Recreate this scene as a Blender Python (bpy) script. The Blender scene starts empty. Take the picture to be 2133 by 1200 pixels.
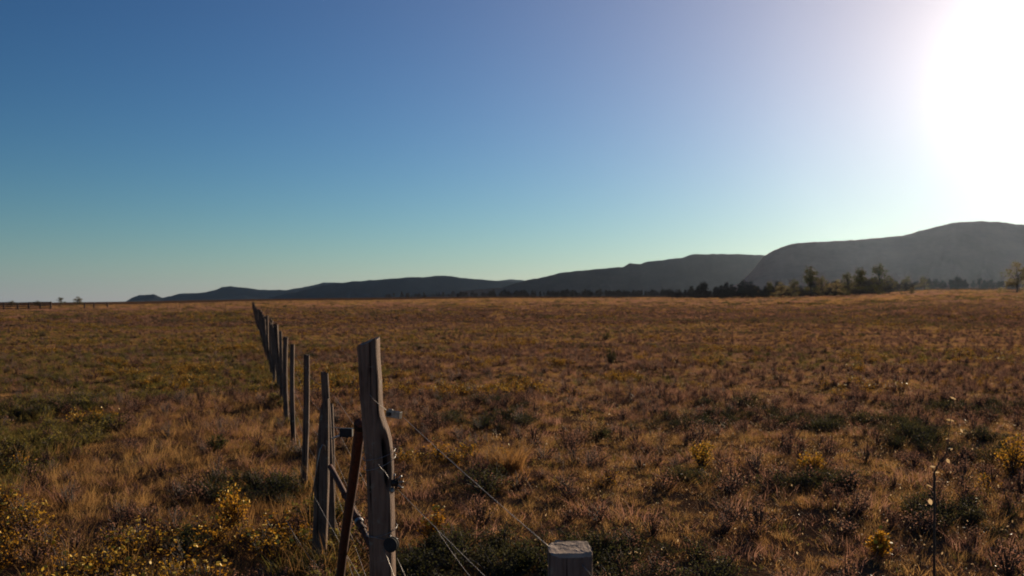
import bpy, bmesh, math, random
import numpy as np
from mathutils import Vector, Matrix, Euler

R = math.radians
sc = bpy.context.scene
col = sc.collection

# ------------------------------------------------------------------ camera
FPX = 1775.0          # focal length in photograph pixels (2133 wide)
CX, HY = 1066.5, 625.0  # image centre column, row of the eye-level horizon
EYE = 1.7
cd = bpy.data.cameras.new('camera')
cam = bpy.data.objects.new('camera', cd); col.objects.link(cam)
cam.location = (0, 0, EYE); cam.rotation_euler = (R(90), 0, 0)
cd.sensor_width = 36.0; cd.lens = 36.0 * FPX / 2133.0
cd.shift_y = (HY - 600.0) / 2133.0
cd.clip_start = 0.05; cd.clip_end = 40000
cd.dof.use_dof = True; cd.dof.focus_distance = 4.2; cd.dof.aperture_fstop = 5.0
sc.camera = cam

# ------------------------------------------------------------------ light
SUN_AZ, SUN_EL = R(32.6), R(13.5)       # azimuth clockwise from +Y
sund = Vector((math.sin(SUN_AZ) * math.cos(SUN_EL), math.cos(SUN_AZ) * math.cos(SUN_EL), math.sin(SUN_EL)))
w = bpy.data.worlds.new('World'); sc.world = w; w.use_nodes = True
nt = w.node_tree; nt.nodes.clear()
def N(t, k, **kw):
    n = t.nodes.new(k)
    for a, b in kw.items(): setattr(n, a, b)
    return n
sky = N(nt, 'ShaderNodeTexSky', sky_type='NISHITA', sun_disc=False)
sky.sun_elevation = SUN_EL; sky.sun_rotation = SUN_AZ
sky.altitude = 900; sky.air_density = 1.4; sky.dust_density = 0.0; sky.ozone_density = 6.0
SKY_STRENGTH = 0.1
bg = N(nt, 'ShaderNodeBackground'); bg.inputs[1].default_value = SKY_STRENGTH
out = N(nt, 'ShaderNodeOutputWorld')
# bright circumsolar glow of the hazy low sun, by angle from the sun
tc = N(nt, 'ShaderNodeTexCoord')
dt = N(nt, 'ShaderNodeVectorMath', operation='DOT_PRODUCT'); dt.inputs[1].default_value = sund
nt.links.new(tc.outputs['Generated'], dt.inputs[0])
cl = N(nt, 'ShaderNodeMath', operation='MINIMUM'); cl.inputs[1].default_value = 1.0
nt.links.new(dt.outputs['Value'], cl.inputs[0])
ac = N(nt, 'ShaderNodeMath', operation='ARCCOSINE'); nt.links.new(cl.outputs[0], ac.inputs[0])
def expo(amp, width):
    m = N(nt, 'ShaderNodeMath', operation='MULTIPLY'); m.inputs[1].default_value = -1.0 / R(width)
    nt.links.new(ac.outputs[0], m.inputs[0])
    e = N(nt, 'ShaderNodeMath', operation='EXPONENT'); nt.links.new(m.outputs[0], e.inputs[0])
    a = N(nt, 'ShaderNodeMath', operation='MULTIPLY'); a.inputs[1].default_value = amp / SKY_STRENGTH
    nt.links.new(e.outputs[0], a.inputs[0]); return a
g1, g2 = expo(1.15, 11.5), expo(1.5, 2.4)
gc = N(nt, 'ShaderNodeVectorMath', operation='SCALE'); gc.inputs[0].default_value = (.94, 0.67, 0.40)
nt.links.new(g1.outputs[0], gc.inputs['Scale'])
gd = N(nt, 'ShaderNodeVectorMath', operation='ADD'); nt.links.new(gc.outputs[0], gd.inputs[0]); nt.links.new(g2.outputs[0], gd.inputs[1])
ad = N(nt, 'ShaderNodeVectorMath', operation='ADD')
gm = N(nt, 'ShaderNodeGamma'); gm.inputs[1].default_value = 1.45; nt.links.new(sky.outputs[0], gm.inputs[0])
tn = N(nt, 'ShaderNodeVectorMath', operation='MULTIPLY'); tn.inputs[1].default_value = (.312, .294, .272); nt.links.new(gm.outputs[0], tn.inputs[0])
nt.links.new(tn.outputs[0], ad.inputs[0]); # pale dusty band low on the horizon, all the way round
sx = N(nt, 'ShaderNodeSeparateXYZ'); nt.links.new(tc.outputs['Generated'], sx.inputs[0])
hm = N(nt, 'ShaderNodeMath', operation='MAXIMUM'); hm.inputs[1].default_value = 0.0; nt.links.new(sx.outputs['Z'], hm.inputs[0])
hn = N(nt, 'ShaderNodeMath', operation='MULTIPLY'); hn.inputs[1].default_value = -1.0 / math.sin(R(4.0)); nt.links.new(hm.outputs[0], hn.inputs[0])
he = N(nt, 'ShaderNodeMath', operation='EXPONENT'); nt.links.new(hn.outputs[0], he.inputs[0])
hc = N(nt, 'ShaderNodeVectorMath', operation='SCALE'); hc.inputs[0].default_value = (.025 / SKY_STRENGTH, .08 / SKY_STRENGTH, .165 / SKY_STRENGTH)
nt.links.new(he.outputs[0], hc.inputs['Scale'])
ge = N(nt, 'ShaderNodeVectorMath', operation='ADD'); nt.links.new(gd.outputs[0], ge.inputs[0]); nt.links.new(hc.outputs[0], ge.inputs[1])
nt.links.new(ge.outputs[0], ad.inputs[1])
nt.links.new(ad.outputs[0], bg.inputs[0]); nt.links.new(bg.outputs[0], out.inputs[0])

sl = bpy.data.lights.new('sun', 'SUN'); sl.energy = 5.0; sl.angle = R(0.53); sl.color = (1.0, 0.81, 0.58)
so = bpy.data.objects.new('sun', sl); col.objects.link(so)
so.rotation_euler = (-sund).to_track_quat('-Z', 'Y').to_euler()

sc.render.engine = 'CYCLES'
sc.view_settings.view_transform = 'Standard'; sc.view_settings.look = 'None'
sc.view_settings.exposure = 0.35; sc.view_settings.gamma = 1.0; sc.view_settings.use_curve_mapping = False
sc.cycles.use_denoising = True
sc.cycles.volume_bounces = 1; sc.cycles.max_bounces = 8
sc.cycles.transparent_max_bounces = 8
sc.cycles.filter_width = 1.8
sc.cycles.sample_clamp_indirect = 4.0; sc.cycles.sample_clamp_direct = 4.0

# ------------------------------------------------------------------ helpers
rng = np.random.default_rng(11)
random.seed(7)

def P(px, py, d):
    """point seen at photograph pixel (px,py), d metres ahead of the camera"""
    return Vector(((px - CX) / FPX * d, d, EYE + (HY - py) / FPX * d))

def vhash(ix, iy, seed):
    n = (ix.astype(np.int64) * 374761393 + iy.astype(np.int64) * 668265263 + seed * 1442695041) & 0x7fffffff
    n = ((n ^ (n >> 13)) * 1274126177) & 0x7fffffff
    n = (n ^ (n >> 16)) & 0xffff
    return n / 65535.0
def vnoise(x, y, seed=0):
    x = np.asarray(x, float); y = np.asarray(y, float)
    ix, iy = np.floor(x), np.floor(y); fx, fy = x - ix, y - iy
    fx = fx * fx * (3 - 2 * fx); fy = fy * fy * (3 - 2 * fy)
    a, b = vhash(ix, iy, seed), vhash(ix + 1, iy, seed)
    c, d = vhash(ix, iy + 1, seed), vhash(ix + 1, iy + 1, seed)
    return (a + (b - a) * fx) * (1 - fy) + (c + (d - c) * fx) * fy
def fbm(x, y, seed=0, oct=4):
    s, a, t = 0, 1.0, 0
    for o in range(oct):
        s = s + a * vnoise(x * 2 ** o + 17.3 * o, y * 2 ** o + 5.1 * o, seed + o); t += a; a *= 0.5
    return s / t
def sstep(a, b, x):
    t = np.clip((x - a) / (b - a), 0, 1); return t * t * (3 - 2 * t)

# horizon profile of the plain: photograph column -> pixels above eye level
HX = np.array([-900, 0, 270, 520, 1000, 1500, 1700, 1850, 1950, 2200, 3000])
HA = np.array([-6, -6, -3, 3, 9, 11, 16, 22, 27, 27, 20])
HAZ = np.arctan((HX - CX) / FPX)
def ground_z(x, y):
    x = np.asarray(x, float); y = np.asarray(y, float)
    r = np.hypot(x, y); az = np.arctan2(x, y)
    A = np.interp(az, HAZ, HA)
    A = A * np.clip((2.2 - np.abs(az)) / 1.0, 0, 1)
    re = np.where(A > 0, np.minimum(r, 2600), r)
    z = A / FPX * re * np.maximum(np.cos(az), 0.6) * sstep(30, 220, r)
    z = z + (fbm(x / 1.7, y / 1.7, 3, 3) - 0.5) * 0.16 * sstep(2500, 60, r)
    z = z + (fbm(x / 22, y / 22, 9, 2) - 0.5) * 0.5 * sstep(6, 60, r) * sstep(3000, 300, r)
    return z
def gz(x, y): return float(ground_z(np.array([x]), np.array([y]))[0])

def tag(o, label=None, cat=None, group=None, kind=None):
    if label: o['label'] = label
    if cat: o['category'] = cat
    if group: o['group'] = group
    if kind: o['kind'] = kind
    return o
def mesh_obj(name, me, mats, parent=None):
    o = bpy.data.objects.new(name, me); col.objects.link(o)
    if not isinstance(mats, (list, tuple)): mats = [mats]
    if not me.materials:
        for m in mats: me.materials.append(m)
    if parent is not None: o.parent = parent
    return o
def empty(name, loc):
    o = bpy.data.objects.new(name, None); o.empty_display_size = 0.1
    o.location = loc; col.objects.link(o); return o

class MB:
    """collects geometry for one mesh, relative to an origin"""
    def __init__(s, org=(0, 0, 0)): s.v, s.f, s.m, s.org = [], [], [], Vector(org)
    def add(s, vs, fs, mi=0):
        b = len(s.v); s.v += [tuple(Vector(v) - s.org) for v in vs]
        s.f += [tuple(i + b for i in f) for f in fs]; s.m += [mi] * len(fs)
    def tube(s, pts, rad, n=8, mi=0):
        pts = [Vector(p) for p in pts]
        rr = rad if isinstance(rad, (list, tuple)) else [rad] * len(pts)
        vs, fs = [], []; prev = None
        for i, p in enumerate(pts):
            t = (pts[min(i + 1, len(pts) - 1)] - pts[max(i - 1, 0)]).normalized()
            a = prev if prev else (Vector((0, 0, 1)) if abs(t.z) < .9 else Vector((1, 0, 0)))
            u = (a - t * a.dot(t)).normalized(); prev = u; v = t.cross(u)
            for k in range(n):
                c = 2 * math.pi * k / n; vs.append(p + (u * math.cos(c) + v * math.sin(c)) * rr[i])
        for i in range(len(pts) - 1):
            for k in range(n):
                fs.append((i * n + k, i * n + (k + 1) % n, (i + 1) * n + (k + 1) % n, (i + 1) * n + k))
        fs.append(tuple(range(n - 1, -1, -1))); fs.append(tuple(range(len(vs) - n, len(vs))))
        s.add(vs, fs, mi)
    def box(s, c, ax, size, mi=0, bev=0.0):
        """box at c, ax = 3 unit axes, size = full extents"""
        c = Vector(c); vs = []
        bm = bmesh.new(); bmesh.ops.create_cube(bm, size=1.0)
        for v in bm.verts: v.co = Vector((v.co.x * size[0], v.co.y * size[1], v.co.z * size[2]))
        if bev: bmesh.ops.bevel(bm, geom=bm.edges[:], offset=bev, segments=2, affect='EDGES', profile=.6)
        bm.verts.index_update()
        vs = [c + ax[0] * v.co.x + ax[1] * v.co.y + ax[2] * v.co.z for v in bm.verts]
        fs = [tuple(v.index for v in f.verts) for f in bm.faces]; bm.free()
        s.add(vs, fs, mi)
    def disc(s, c, axis, r, th, n=20, teeth=0, mi=0):
        axis = Vector(axis).normalized(); a = Vector((0, 0, 1)) if abs(axis.z) < .9 else Vector((1, 0, 0))
        u = (a - axis * a.dot(axis)).normalized(); v = axis.cross(u); c = Vector(c)
        n = teeth * 2 if teeth else n; vs = []
        for sgn in (-.5, .5):
            for k in range(n):
                rr = r * (0.72 if teeth and k % 2 else 1.0); t = 2 * math.pi * k / n
                vs.append(c + axis * th * sgn + (u * math.cos(t) + v * math.sin(t)) * rr)
        fs = [(k, (k + 1) % n, n + (k + 1) % n, n + k) for k in range(n)]
        fs += [tuple(range(n - 1, -1, -1)), tuple(range(n, 2 * n))]
        s.add(vs, fs, mi)
    def mesh(s, name, smooth=False):
        me = bpy.data.meshes.new(name); me.from_pydata(s.v, [], s.f); me.update()
        if s.m and max(s.m) > 0: me.polygons.foreach_set('material_index', s.m)
        if smooth: me.polygons.foreach_set('use_smooth', [True] * len(s.f))
        return me
    def build(s, name, mats, parent=None, smooth=False, loc=None):
        o = mesh_obj(name, s.mesh(name, smooth), mats, parent)
        if parent is None: o.location = s.org
        elif loc is not None: o.location = loc
        else: o.location = s.org - parent.location
        return o

# ------------------------------------------------------------------ materials
def new_mat(name):
    m = bpy.data.materials.new(name); m.use_nodes = True; t = m.node_tree; t.nodes.clear()
    o = N(t, 'ShaderNodeOutputMaterial'); return m, t, o
def ramp(t, stops, interp='LINEAR'):
    r = N(t, 'ShaderNodeValToRGB'); e = r.color_ramp.elements; r.color_ramp.interpolation = interp
    e[0].position, e[0].color = stops[0][0], (*stops[0][1], 1); e[1].position, e[1].color = stops[-1][0], (*stops[-1][1], 1)
    for p, c in stops[1:-1]:
        x = e.new(p); x.color = (*c, 1)
    return r
def noise(t, vec, scale, detail=3, rough=.55):
    n = N(t, 'ShaderNodeTexNoise'); n.inputs['Scale'].default_value = scale
    n.inputs['Detail'].default_value = detail; n.inputs['Roughness'].default_value = rough
    if vec is not None: t.links.new(vec, n.inputs['Vector'])
    return n

def veg_mat(name, cols, patch=0.35, transl=.45, gloss=.0, rough=.5, vary=.5, tint=None):
    """leaf material: colour by patch noise in the world plus a per-plant random shift"""
    m, t, o = new_mat(name)
    geo = N(t, 'ShaderNodeNewGeometry'); oi = N(t, 'ShaderNodeObjectInfo')
    n = noise(t, geo.outputs['Position'], patch, 2)
    mx = N(t, 'ShaderNodeMix', data_type='FLOAT'); mx.inputs[0].default_value = vary
    t.links.new(n.outputs['Fac'], mx.inputs[2]); t.links.new(oi.outputs['Random'], mx.inputs[3])
    k = len(cols); r = ramp(t, [(.12 + .76 * i / (k - 1), c) for i, c in enumerate(cols)])
    t.links.new(mx.outputs[0], r.inputs[0])
    p = N(t, 'ShaderNodeBsdfPrincipled'); p.inputs['Roughness'].default_value = rough
    p.inputs['Specular IOR Level'].default_value = .5 if gloss else .2
    t.links.new(r.outputs[0], p.inputs['Base Color'])
    tr = N(t, 'ShaderNodeBsdfTranslucent')
    t.links.new(r.outputs[0], tr.inputs['Color'])
    ms = N(t, 'ShaderNodeMixShader'); ms.inputs[0].default_value = transl
    t.links.new(p.outputs[0], ms.inputs[1]); t.links.new(tr.outputs[0], ms.inputs[2])
    t.links.new(ms.outputs[0], o.inputs[0]); return m

def wood_mat(name, dark, light, endgrain=False, decay=False):
    m, t, o = new_mat(name)
    tcx = N(t, 'ShaderNodeTexCoord'); mp = N(t, 'ShaderNodeMapping'); mp.inputs['Scale'].default_value = (60, 60, 4) if not endgrain else (25, 25, 25)
    t.links.new(tcx.outputs['Object'], mp.inputs[0])
    n1 = noise(t, mp.outputs[0], 1.0, 5, .62)
    mp2 = N(t, 'ShaderNodeMapping'); mp2.inputs['Scale'].default_value = (9, 9, 5); t.links.new(tcx.outputs['Object'], mp2.inputs[0])
    n2 = noise(t, mp2.outputs[0], 1.0, 3)
    mx = N(t, 'ShaderNodeMix', data_type='FLOAT'); mx.inputs[0].default_value = .45
    t.links.new(n1.outputs[0], mx.inputs[2]); t.links.new(n2.outputs[0], mx.inputs[3])
    mid = tuple((a + b) / 2 for a, b in zip(dark, light))
    r = ramp(t, [(.34, tuple(c * .35 for c in dark)), (.42, dark), (.5, mid), (.66, light)]); t.links.new(mx.outputs[0], r.inputs[0])
    if not endgrain:
        mp3 = N(t, 'ShaderNodeMapping'); mp3.inputs['Scale'].default_value = (75, 75, 1.6); t.links.new(tcx.outputs['Object'], mp3.inputs[0])
        n3 = noise(t, mp3.outputs[0], 1.0, 2, .5); ck = ramp(t, [(.60, (1, 1, 1)), (.67, (.16, .14, .13))]); t.links.new(n3.outputs[0], ck.inputs[0])
        mm = N(t, 'ShaderNodeMix', data_type='RGBA', blend_type='MULTIPLY'); mm.inputs[0].default_value = 1.0
        t.links.new(r.outputs[0], mm.inputs[6]); t.links.new(ck.outputs[0], mm.inputs[7])
        n4 = noise(t, tcx.outputs['Object'], 26, 4, .6); lk = ramp(t, [(.61, (0, 0, 0)), (.68, (.55, .55, .55))]); t.links.new(n4.outputs[0], lk.inputs[0])
        ml = N(t, 'ShaderNodeMix', data_type='RGBA'); t.links.new(lk.outputs[0], ml.inputs[0]); t.links.new(mm.outputs[2], ml.inputs[6]); ml.inputs[7].default_value = (.23, .21, .16, 1)
        r = ml; rout = ml.outputs[2]
    else: rout = r.outputs[0]
    p = N(t, 'ShaderNodeBsdfPrincipled'); p.inputs['Roughness'].default_value = .85; p.inputs['Specular IOR Level'].default_value = .2
    if decay:
        at = N(t, 'ShaderNodeAttribute', attribute_name='decay')
        mc = N(t, 'ShaderNodeMix', data_type='RGBA'); t.links.new(at.outputs['Fac'], mc.inputs[0])
        t.links.new(rout, mc.inputs[6]); mc.inputs[7].default_value = (.018, .014, .012, 1)
        t.links.new(mc.outputs[2], p.inputs['Base Color'])
    else: t.links.new(rout, p.inputs['Base Color'])
    b = N(t, 'ShaderNodeBump'); b.inputs['Strength'].default_value = .9; b.inputs['Distance'].default_value = .010
    t.links.new(n1.outputs[0], b.inputs['Height']); t.links.new(b.outputs[0], p.inputs['Normal'])
    t.links.new(p.outputs[0], o.inputs[0]); return m

def simple_mat(name, c, rough=.5, metal=0.0, c2=None, scale=30, bump=.3):
    m, t, o = new_mat(name)
    p = N(t, 'ShaderNodeBsdfPrincipled'); p.inputs['Roughness'].default_value = rough; p.inputs['Metallic'].default_value = metal
    tcx = N(t, 'ShaderNodeTexCoord'); n = noise(t, tcx.outputs['Object'], scale, 5, .6)
    r = ramp(t, [(.35, c), (.68, c2 or tuple(x * .6 for x in c))]); t.links.new(n.outputs[0], r.inputs[0])
    t.links.new(r.outputs[0], p.inputs['Base Color'])
    b = N(t, 'ShaderNodeBump'); b.inputs['Strength'].default_value = bump; b.inputs['Distance'].default_value = .002
    t.links.new(n.outputs[0], b.inputs['Height']); t.links.new(b.outputs[0], p.inputs['Normal'])
    t.links.new(p.outputs[0], o.inputs[0]); return m

M_post = wood_mat('weathered_post_wood', (.105, .062, .042), (.25, .16, .11), decay=True)
M_stub = wood_mat('cut_post_wood', (.10, .066, .05), (.22, .155, .12))
M_end = wood_mat('post_end_grain', (.20, .14, .105), (.42, .31, .24), endgrain=True)
M_stake = wood_mat('stake_wood', (.075, .045, .032), (.20, .128, .088))
M_rust = simple_mat('rusty_iron', (.11, .033, .014), .8, .1, (.045, .016, .009), 60, .6)
M_galv = simple_mat('galvanised_steel', (.32, .31, .30), .42, .9, (.17, .15, .13), 80, .2)
M_wire = simple_mat('dull_wire', (.34, .31, .28), .45, .7, (.22, .17, .13), 20, .1)
M_black = simple_mat('black_insulator', (.01, .009, .009), .8, 0, (.02, .02, .02), 40, .2)
M_darksteel = simple_mat('dark_steel', (.05, .048, .045), .5, .7, (.03, .024, .02), 60, .4)
M_pale = simple_mat('pale_plastic', (.62, .54, .46), .5, 0, (.5, .42, .36), 40, .2)

# ------------------------------------------------------------------ ground
def build_ground():
    az = np.concatenate([np.arange(-180, -48, 3.0), np.arange(-48, 48, .3), np.arange(48, 180, 3.0)]) * math.pi / 180
    rad = np.concatenate([[0.0], np.geomspace(.8, 14000, 330)])
    A, Rr = np.meshgrid(az, rad[1:])
    x, y = Rr * np.sin(A), Rr * np.cos(A)
    z = ground_z(x, y)
    v = np.concatenate([[[0, 0, gz(0, 0)]], np.stack([x, y, z], -1).reshape(-1, 3)])
    n = len(az); m = len(rad) - 1
    i = np.arange(m - 1)[:, None] * n; k = np.arange(n)[None, :]; k2 = (k + 1) % n
    quads = np.stack([1 + i + k, 1 + i + n + k, 1 + i + n + k2, 1 + i + k2], -1).reshape(-1, 4)
    faces = [tuple(q) for q in quads.tolist()] + [(0, 1 + a, 1 + (a + 1) % n) for a in range(n)]
    me = bpy.data.meshes.new('ground'); me.from_pydata(v.tolist(), [], faces); me.update()
    me.polygons.foreach_set('use_smooth', [True] * len(faces))
    m_, t, o = new_mat('dry_veld_soil')
    geo = N(t, 'ShaderNodeNewGeometry')
    na = noise(t, geo.outputs['Position'], .05, 4); nb = noise(t, geo.outputs['Position'], 1.3, 5, .65)
    nc = noise(t, geo.outputs['Position'], 28.0, 3, .6)
    r1 = ramp(t, [(.3, (.11, .055, .033)), (.5, (.16, .082, .046)), (.7, (.21, .12, .062))])
    r2 = ramp(t, [(.3, (.06, .045, .02)), (.46, (.12, .064, .034)), (.72, (.19, .11, .06))])
    t.links.new(na.outputs[0], r1.inputs[0]); t.links.new(nb.outputs[0], r2.inputs[0])
    mc = N(t, 'ShaderNodeMix', data_type='RGBA'); mc.inputs[0].default_value = .55
    t.links.new(r1.outputs[0], mc.inputs[6]); t.links.new(r2.outputs[0], mc.inputs[7])
    p = N(t, 'ShaderNodeBsdfDiffuse'); p.inputs['Roughness'].default_value = .6
    t.links.new(mc.outputs[2], p.inputs['Color'])
    b = N(t, 'ShaderNodeBump'); b.inputs['Strength'].default_value = .9; b.inputs['Distance'].default_value = .04
    t.links.new(nc.outputs[0], b.inputs['Height']); t.links.new(b.outputs[0], p.inputs['Normal'])
    t.links.new(p.outputs[0], o.inputs[0])
    g = mesh_obj('ground', me, m_)
    tag(g, 'wide plain of dry brown soil and grass reaching the hills', 'ground', kind='structure')
build_ground()

# ------------------------------------------------------------------ hills
def hill_mat(name, a, b, c):
    m, t, o = new_mat(name)
    geo = N(t, 'ShaderNodeNewGeometry')
    n1 = noise(t, geo.outputs['Position'], .004, 6, .6); n2 = noise(t, geo.outputs['Position'], .06, 4, .65)
    mx = N(t, 'ShaderNodeMix', data_type='FLOAT'); mx.inputs[0].default_value = .22
    t.links.new(n1.outputs[0], mx.inputs[2]); t.links.new(n2.outputs[0], mx.inputs[3])
    r = ramp(t, [(.36, a), (.5, b), (.64, c)]); t.links.new(mx.outputs[0], r.inputs[0])
    p = N(t, 'ShaderNodeBsdfDiffuse'); p.inputs['Roughness'].default_value = .5
    t.links.new(r.outputs[0], p.inputs['Color'])
    t.links.new(p.outputs[0], o.inputs[0]); return m
def ridge(name, label, sk, Y, foot, back, mat, step=3.0, rough=1.0, seed=0):
    xs = np.arange(sk[0][0], sk[-1][0] + .1, step)
    sy = np.interp(xs, [p[0] for p in sk], [p[1] for p in sk])
    sy = sy + (fbm(xs / 11, xs * 0 + seed, seed, 3) - .5) * 2.2 * rough
    ta = np.concatenate([np.linspace(0, 1, 26), 1 + np.linspace(0, 1, 9)[1:]])
    rows = []
    for t in ta:
        if t <= 1:
            d = foot + (Y - foot) * t
            prof = .55 * t ** 1.5 + .45 * sstep(.55, 1.0, t)
        else:
            d = Y + (back - Y) * (t - 1); prof = 1 - sstep(0, 1, t - 1)
        dd = np.full_like(xs, d)
        gul = (fbm(xs / 26 + 3.1 * seed, t * 2.2 + xs * 0, seed + 5, 4) - .5)
        wig = min(t, 1) * (1 - min(t, 1)) * 4
        dd = dd + gul * wig * (Y - foot) * .35
        X = (xs - CX) / FPX * dd
        zt = EYE + (HY - sy) / FPX * Y
        zf = ground_z(X, dd) - 3.0
        z = zf + np.maximum(zt - zf, 0) * prof + gul * wig * np.maximum(zt - zf, 0) * .7
        X = (xs - CX) / FPX * (dd if t < 1 else np.full_like(xs, max(d, Y)))
        rows.append(np.stack([X, dd, z], -1))
    V = np.array(rows); m, n = V.shape[:2]
    i = np.arange(m - 1)[:, None] * n; k = np.arange(n - 1)[None, :]
    q = np.stack([i + k, i + k + 1, i + n + k + 1, i + n + k], -1).reshape(-1, 4)
    me = bpy.data.meshes.new(name); me.from_pydata(V.reshape(-1, 3).tolist(), [], [tuple(a) for a in q.tolist()]); me.update()
    me.polygons.foreach_set('use_smooth', [True] * len(q))
    o = mesh_obj(name, me, mat); tag(o, label, 'hill', kind='structure'); return o
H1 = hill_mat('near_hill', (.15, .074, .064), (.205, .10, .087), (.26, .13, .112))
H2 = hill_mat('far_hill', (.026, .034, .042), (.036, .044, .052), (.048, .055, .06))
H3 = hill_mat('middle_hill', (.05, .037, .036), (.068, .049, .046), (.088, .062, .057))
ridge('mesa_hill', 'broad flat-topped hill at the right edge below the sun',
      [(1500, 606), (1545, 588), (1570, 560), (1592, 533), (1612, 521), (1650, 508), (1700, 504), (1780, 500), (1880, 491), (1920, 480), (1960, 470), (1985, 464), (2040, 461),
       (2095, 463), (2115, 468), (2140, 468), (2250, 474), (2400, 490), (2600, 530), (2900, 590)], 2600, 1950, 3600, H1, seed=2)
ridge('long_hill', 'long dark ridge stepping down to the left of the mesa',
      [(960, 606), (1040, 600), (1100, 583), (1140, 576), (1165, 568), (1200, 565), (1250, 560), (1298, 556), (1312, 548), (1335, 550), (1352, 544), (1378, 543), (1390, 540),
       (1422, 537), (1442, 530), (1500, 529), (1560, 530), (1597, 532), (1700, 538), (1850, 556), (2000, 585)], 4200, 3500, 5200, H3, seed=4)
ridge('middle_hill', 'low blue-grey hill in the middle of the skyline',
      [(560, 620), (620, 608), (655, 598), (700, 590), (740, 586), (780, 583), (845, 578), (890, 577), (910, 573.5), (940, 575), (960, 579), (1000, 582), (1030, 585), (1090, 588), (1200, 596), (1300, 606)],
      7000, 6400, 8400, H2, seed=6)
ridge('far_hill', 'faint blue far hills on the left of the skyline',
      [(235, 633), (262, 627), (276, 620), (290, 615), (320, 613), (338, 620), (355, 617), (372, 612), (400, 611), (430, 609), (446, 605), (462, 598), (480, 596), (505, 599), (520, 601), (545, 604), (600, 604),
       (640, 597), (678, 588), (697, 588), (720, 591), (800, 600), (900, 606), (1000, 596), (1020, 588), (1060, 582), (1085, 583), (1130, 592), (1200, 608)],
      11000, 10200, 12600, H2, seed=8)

# ------------------------------------------------------------------ plants: prototype meshes
def blades(mb, rs, n, h, spread, wid, lean, mi=0, base=(0, 0), seg=3, jitter=1.0):
    for _ in range(n):
        a = rs.uniform(0, 2 * math.pi); rr = spread * math.sqrt(rs.random())
        bx, by = base[0] + rr * math.cos(a), base[1] + rr * math.sin(a)
        hh = h * (.45 + .75 * rs.random()); ln = lean * hh * (.2 + rs.random())
        da = a + rs.normal() * .9 * jitter; dx, dy = math.cos(da), math.sin(da)
        wa = rs.uniform(0, math.pi); wx, wy = math.cos(wa), math.sin(wa); ww = wid * (.6 + .8 * rs.random()) * .5
        vs, fs = [], []
        for s in range(seg + 1):
            t = s / seg; k = ww * (1 - t ** 1.6) if s < seg else 0
            c = (bx + dx * ln * t * t, by + dy * ln * t * t, hh * t * (1 - .25 * lean * t) - .02)
            if s < seg: vs += [(c[0] - wx * k, c[1] - wy * k, c[2]), (c[0] + wx * k, c[1] + wy * k, c[2])]
            else: vs.append(c)
        for s in range(seg - 1): fs.append((2 * s, 2 * s + 1, 2 * s + 3, 2 * s + 2))
        fs.append((2 * seg - 2, 2 * seg - 1, 2 * seg)); mb.add(vs, fs, mi)
def leaf(mb, rs, c, size, mi=0, flat=.5, ratio=.5):
    d = Vector(rs.normal(size=3)); d.z *= flat; d.normalize()
    u = d.orthogonal().normalized(); u = Matrix.Rotation(rs.uniform(0, 6.28), 3, d) @ u
    s = size * (.6 + .8 * rs.random()); c = Vector(c); n = d.cross(u)
    mb.add([c, c + d * s * .5 + u * s * ratio * .5 + n * s * .06, c + d * s, c + d * s * .5 - u * s * ratio * .5 + n * s * .06], [(0, 1, 2, 3)], mi)
def shrublet(mb, rs, h, w, twigs, leaves, lsize, fl=0, fsize=.012):
    tips = []
    for k in range(twigs):
        a = rs.uniform(0, 6.283); s = rs.random() ** .6; top = Vector((math.cos(a) * w * s, math.sin(a) * w * s, h * (1 - .55 * s * s) * (.7 + .5 * rs.random())))
        mid = top * .5 + Vector(rs.normal(size=3)) * .12 * w; b = top * .05; b.z = -.02
        mb.tube([b, mid, top], [.0035, .0028, .0012], 3, 1); tips.append((b, mid, top))
    for k in range(leaves):
        b, m, t = tips[rs.integers(len(tips))]; f = rs.random() ** .55
        c = (b.lerp(m, f * 2) if f < .5 else m.lerp(t, f * 2 - 1)) + Vector(rs.normal(size=3)) * w * .09
        c.z = max(c.z, .005); leaf(mb, rs, c, lsize, 0)
    for k in range(fl):
        b, m, t = tips[rs.integers(len(tips))]; c = t + Vector(rs.normal(size=3)) * w * .08
        mb.disc(c, Vector(rs.normal(size=3)) + Vector((0, -.3, 1.2)), fsize * (.7 + .6 * rs.random()), .003, 6, mi=2)

M_straw = veg_mat('dry_grass_blade', [(.20, .098, .033), (.32, .165, .056), (.40, .23, .082), (.35, .185, .06)], .22, .6, rough=.7)
M_rusth = veg_mat('rusty_herb', [(.22, .106, .068), (.31, .153, .098), (.38, .205, .13)], .16, .6, rough=.7)
M_green = veg_mat('olive_grass', [(.08, .075, .018), (.15, .12, .028), (.24, .165, .045)], .3, .6, rough=.7)
M_dark = veg_mat('dark_shrub_leaf', [(.04, .042, .014), (.065, .062, .02), (.10, .08, .03)], .6, .45, rough=.85)
M_ochre = veg_mat('ochre_shrub_leaf', [(.30, .13, .012), (.44, .21, .02), (.52, .30, .035)], .5, .6, rough=.7)
M_twig = simple_mat('twig', (.07, .045, .03), .8, 0, (.04, .028, .02), 40, .2)
M_flower = simple_mat('yellow_flower', (.72, .46, .03), .6, 0, (.6, .36, .02), 50, .1)
M_litter = veg_mat('pale_dry_leaf', [(.40, .26, .12), (.52, .36, .19), (.62, .46, .27)], 1.0, .5, gloss=1, rough=.45)

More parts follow.
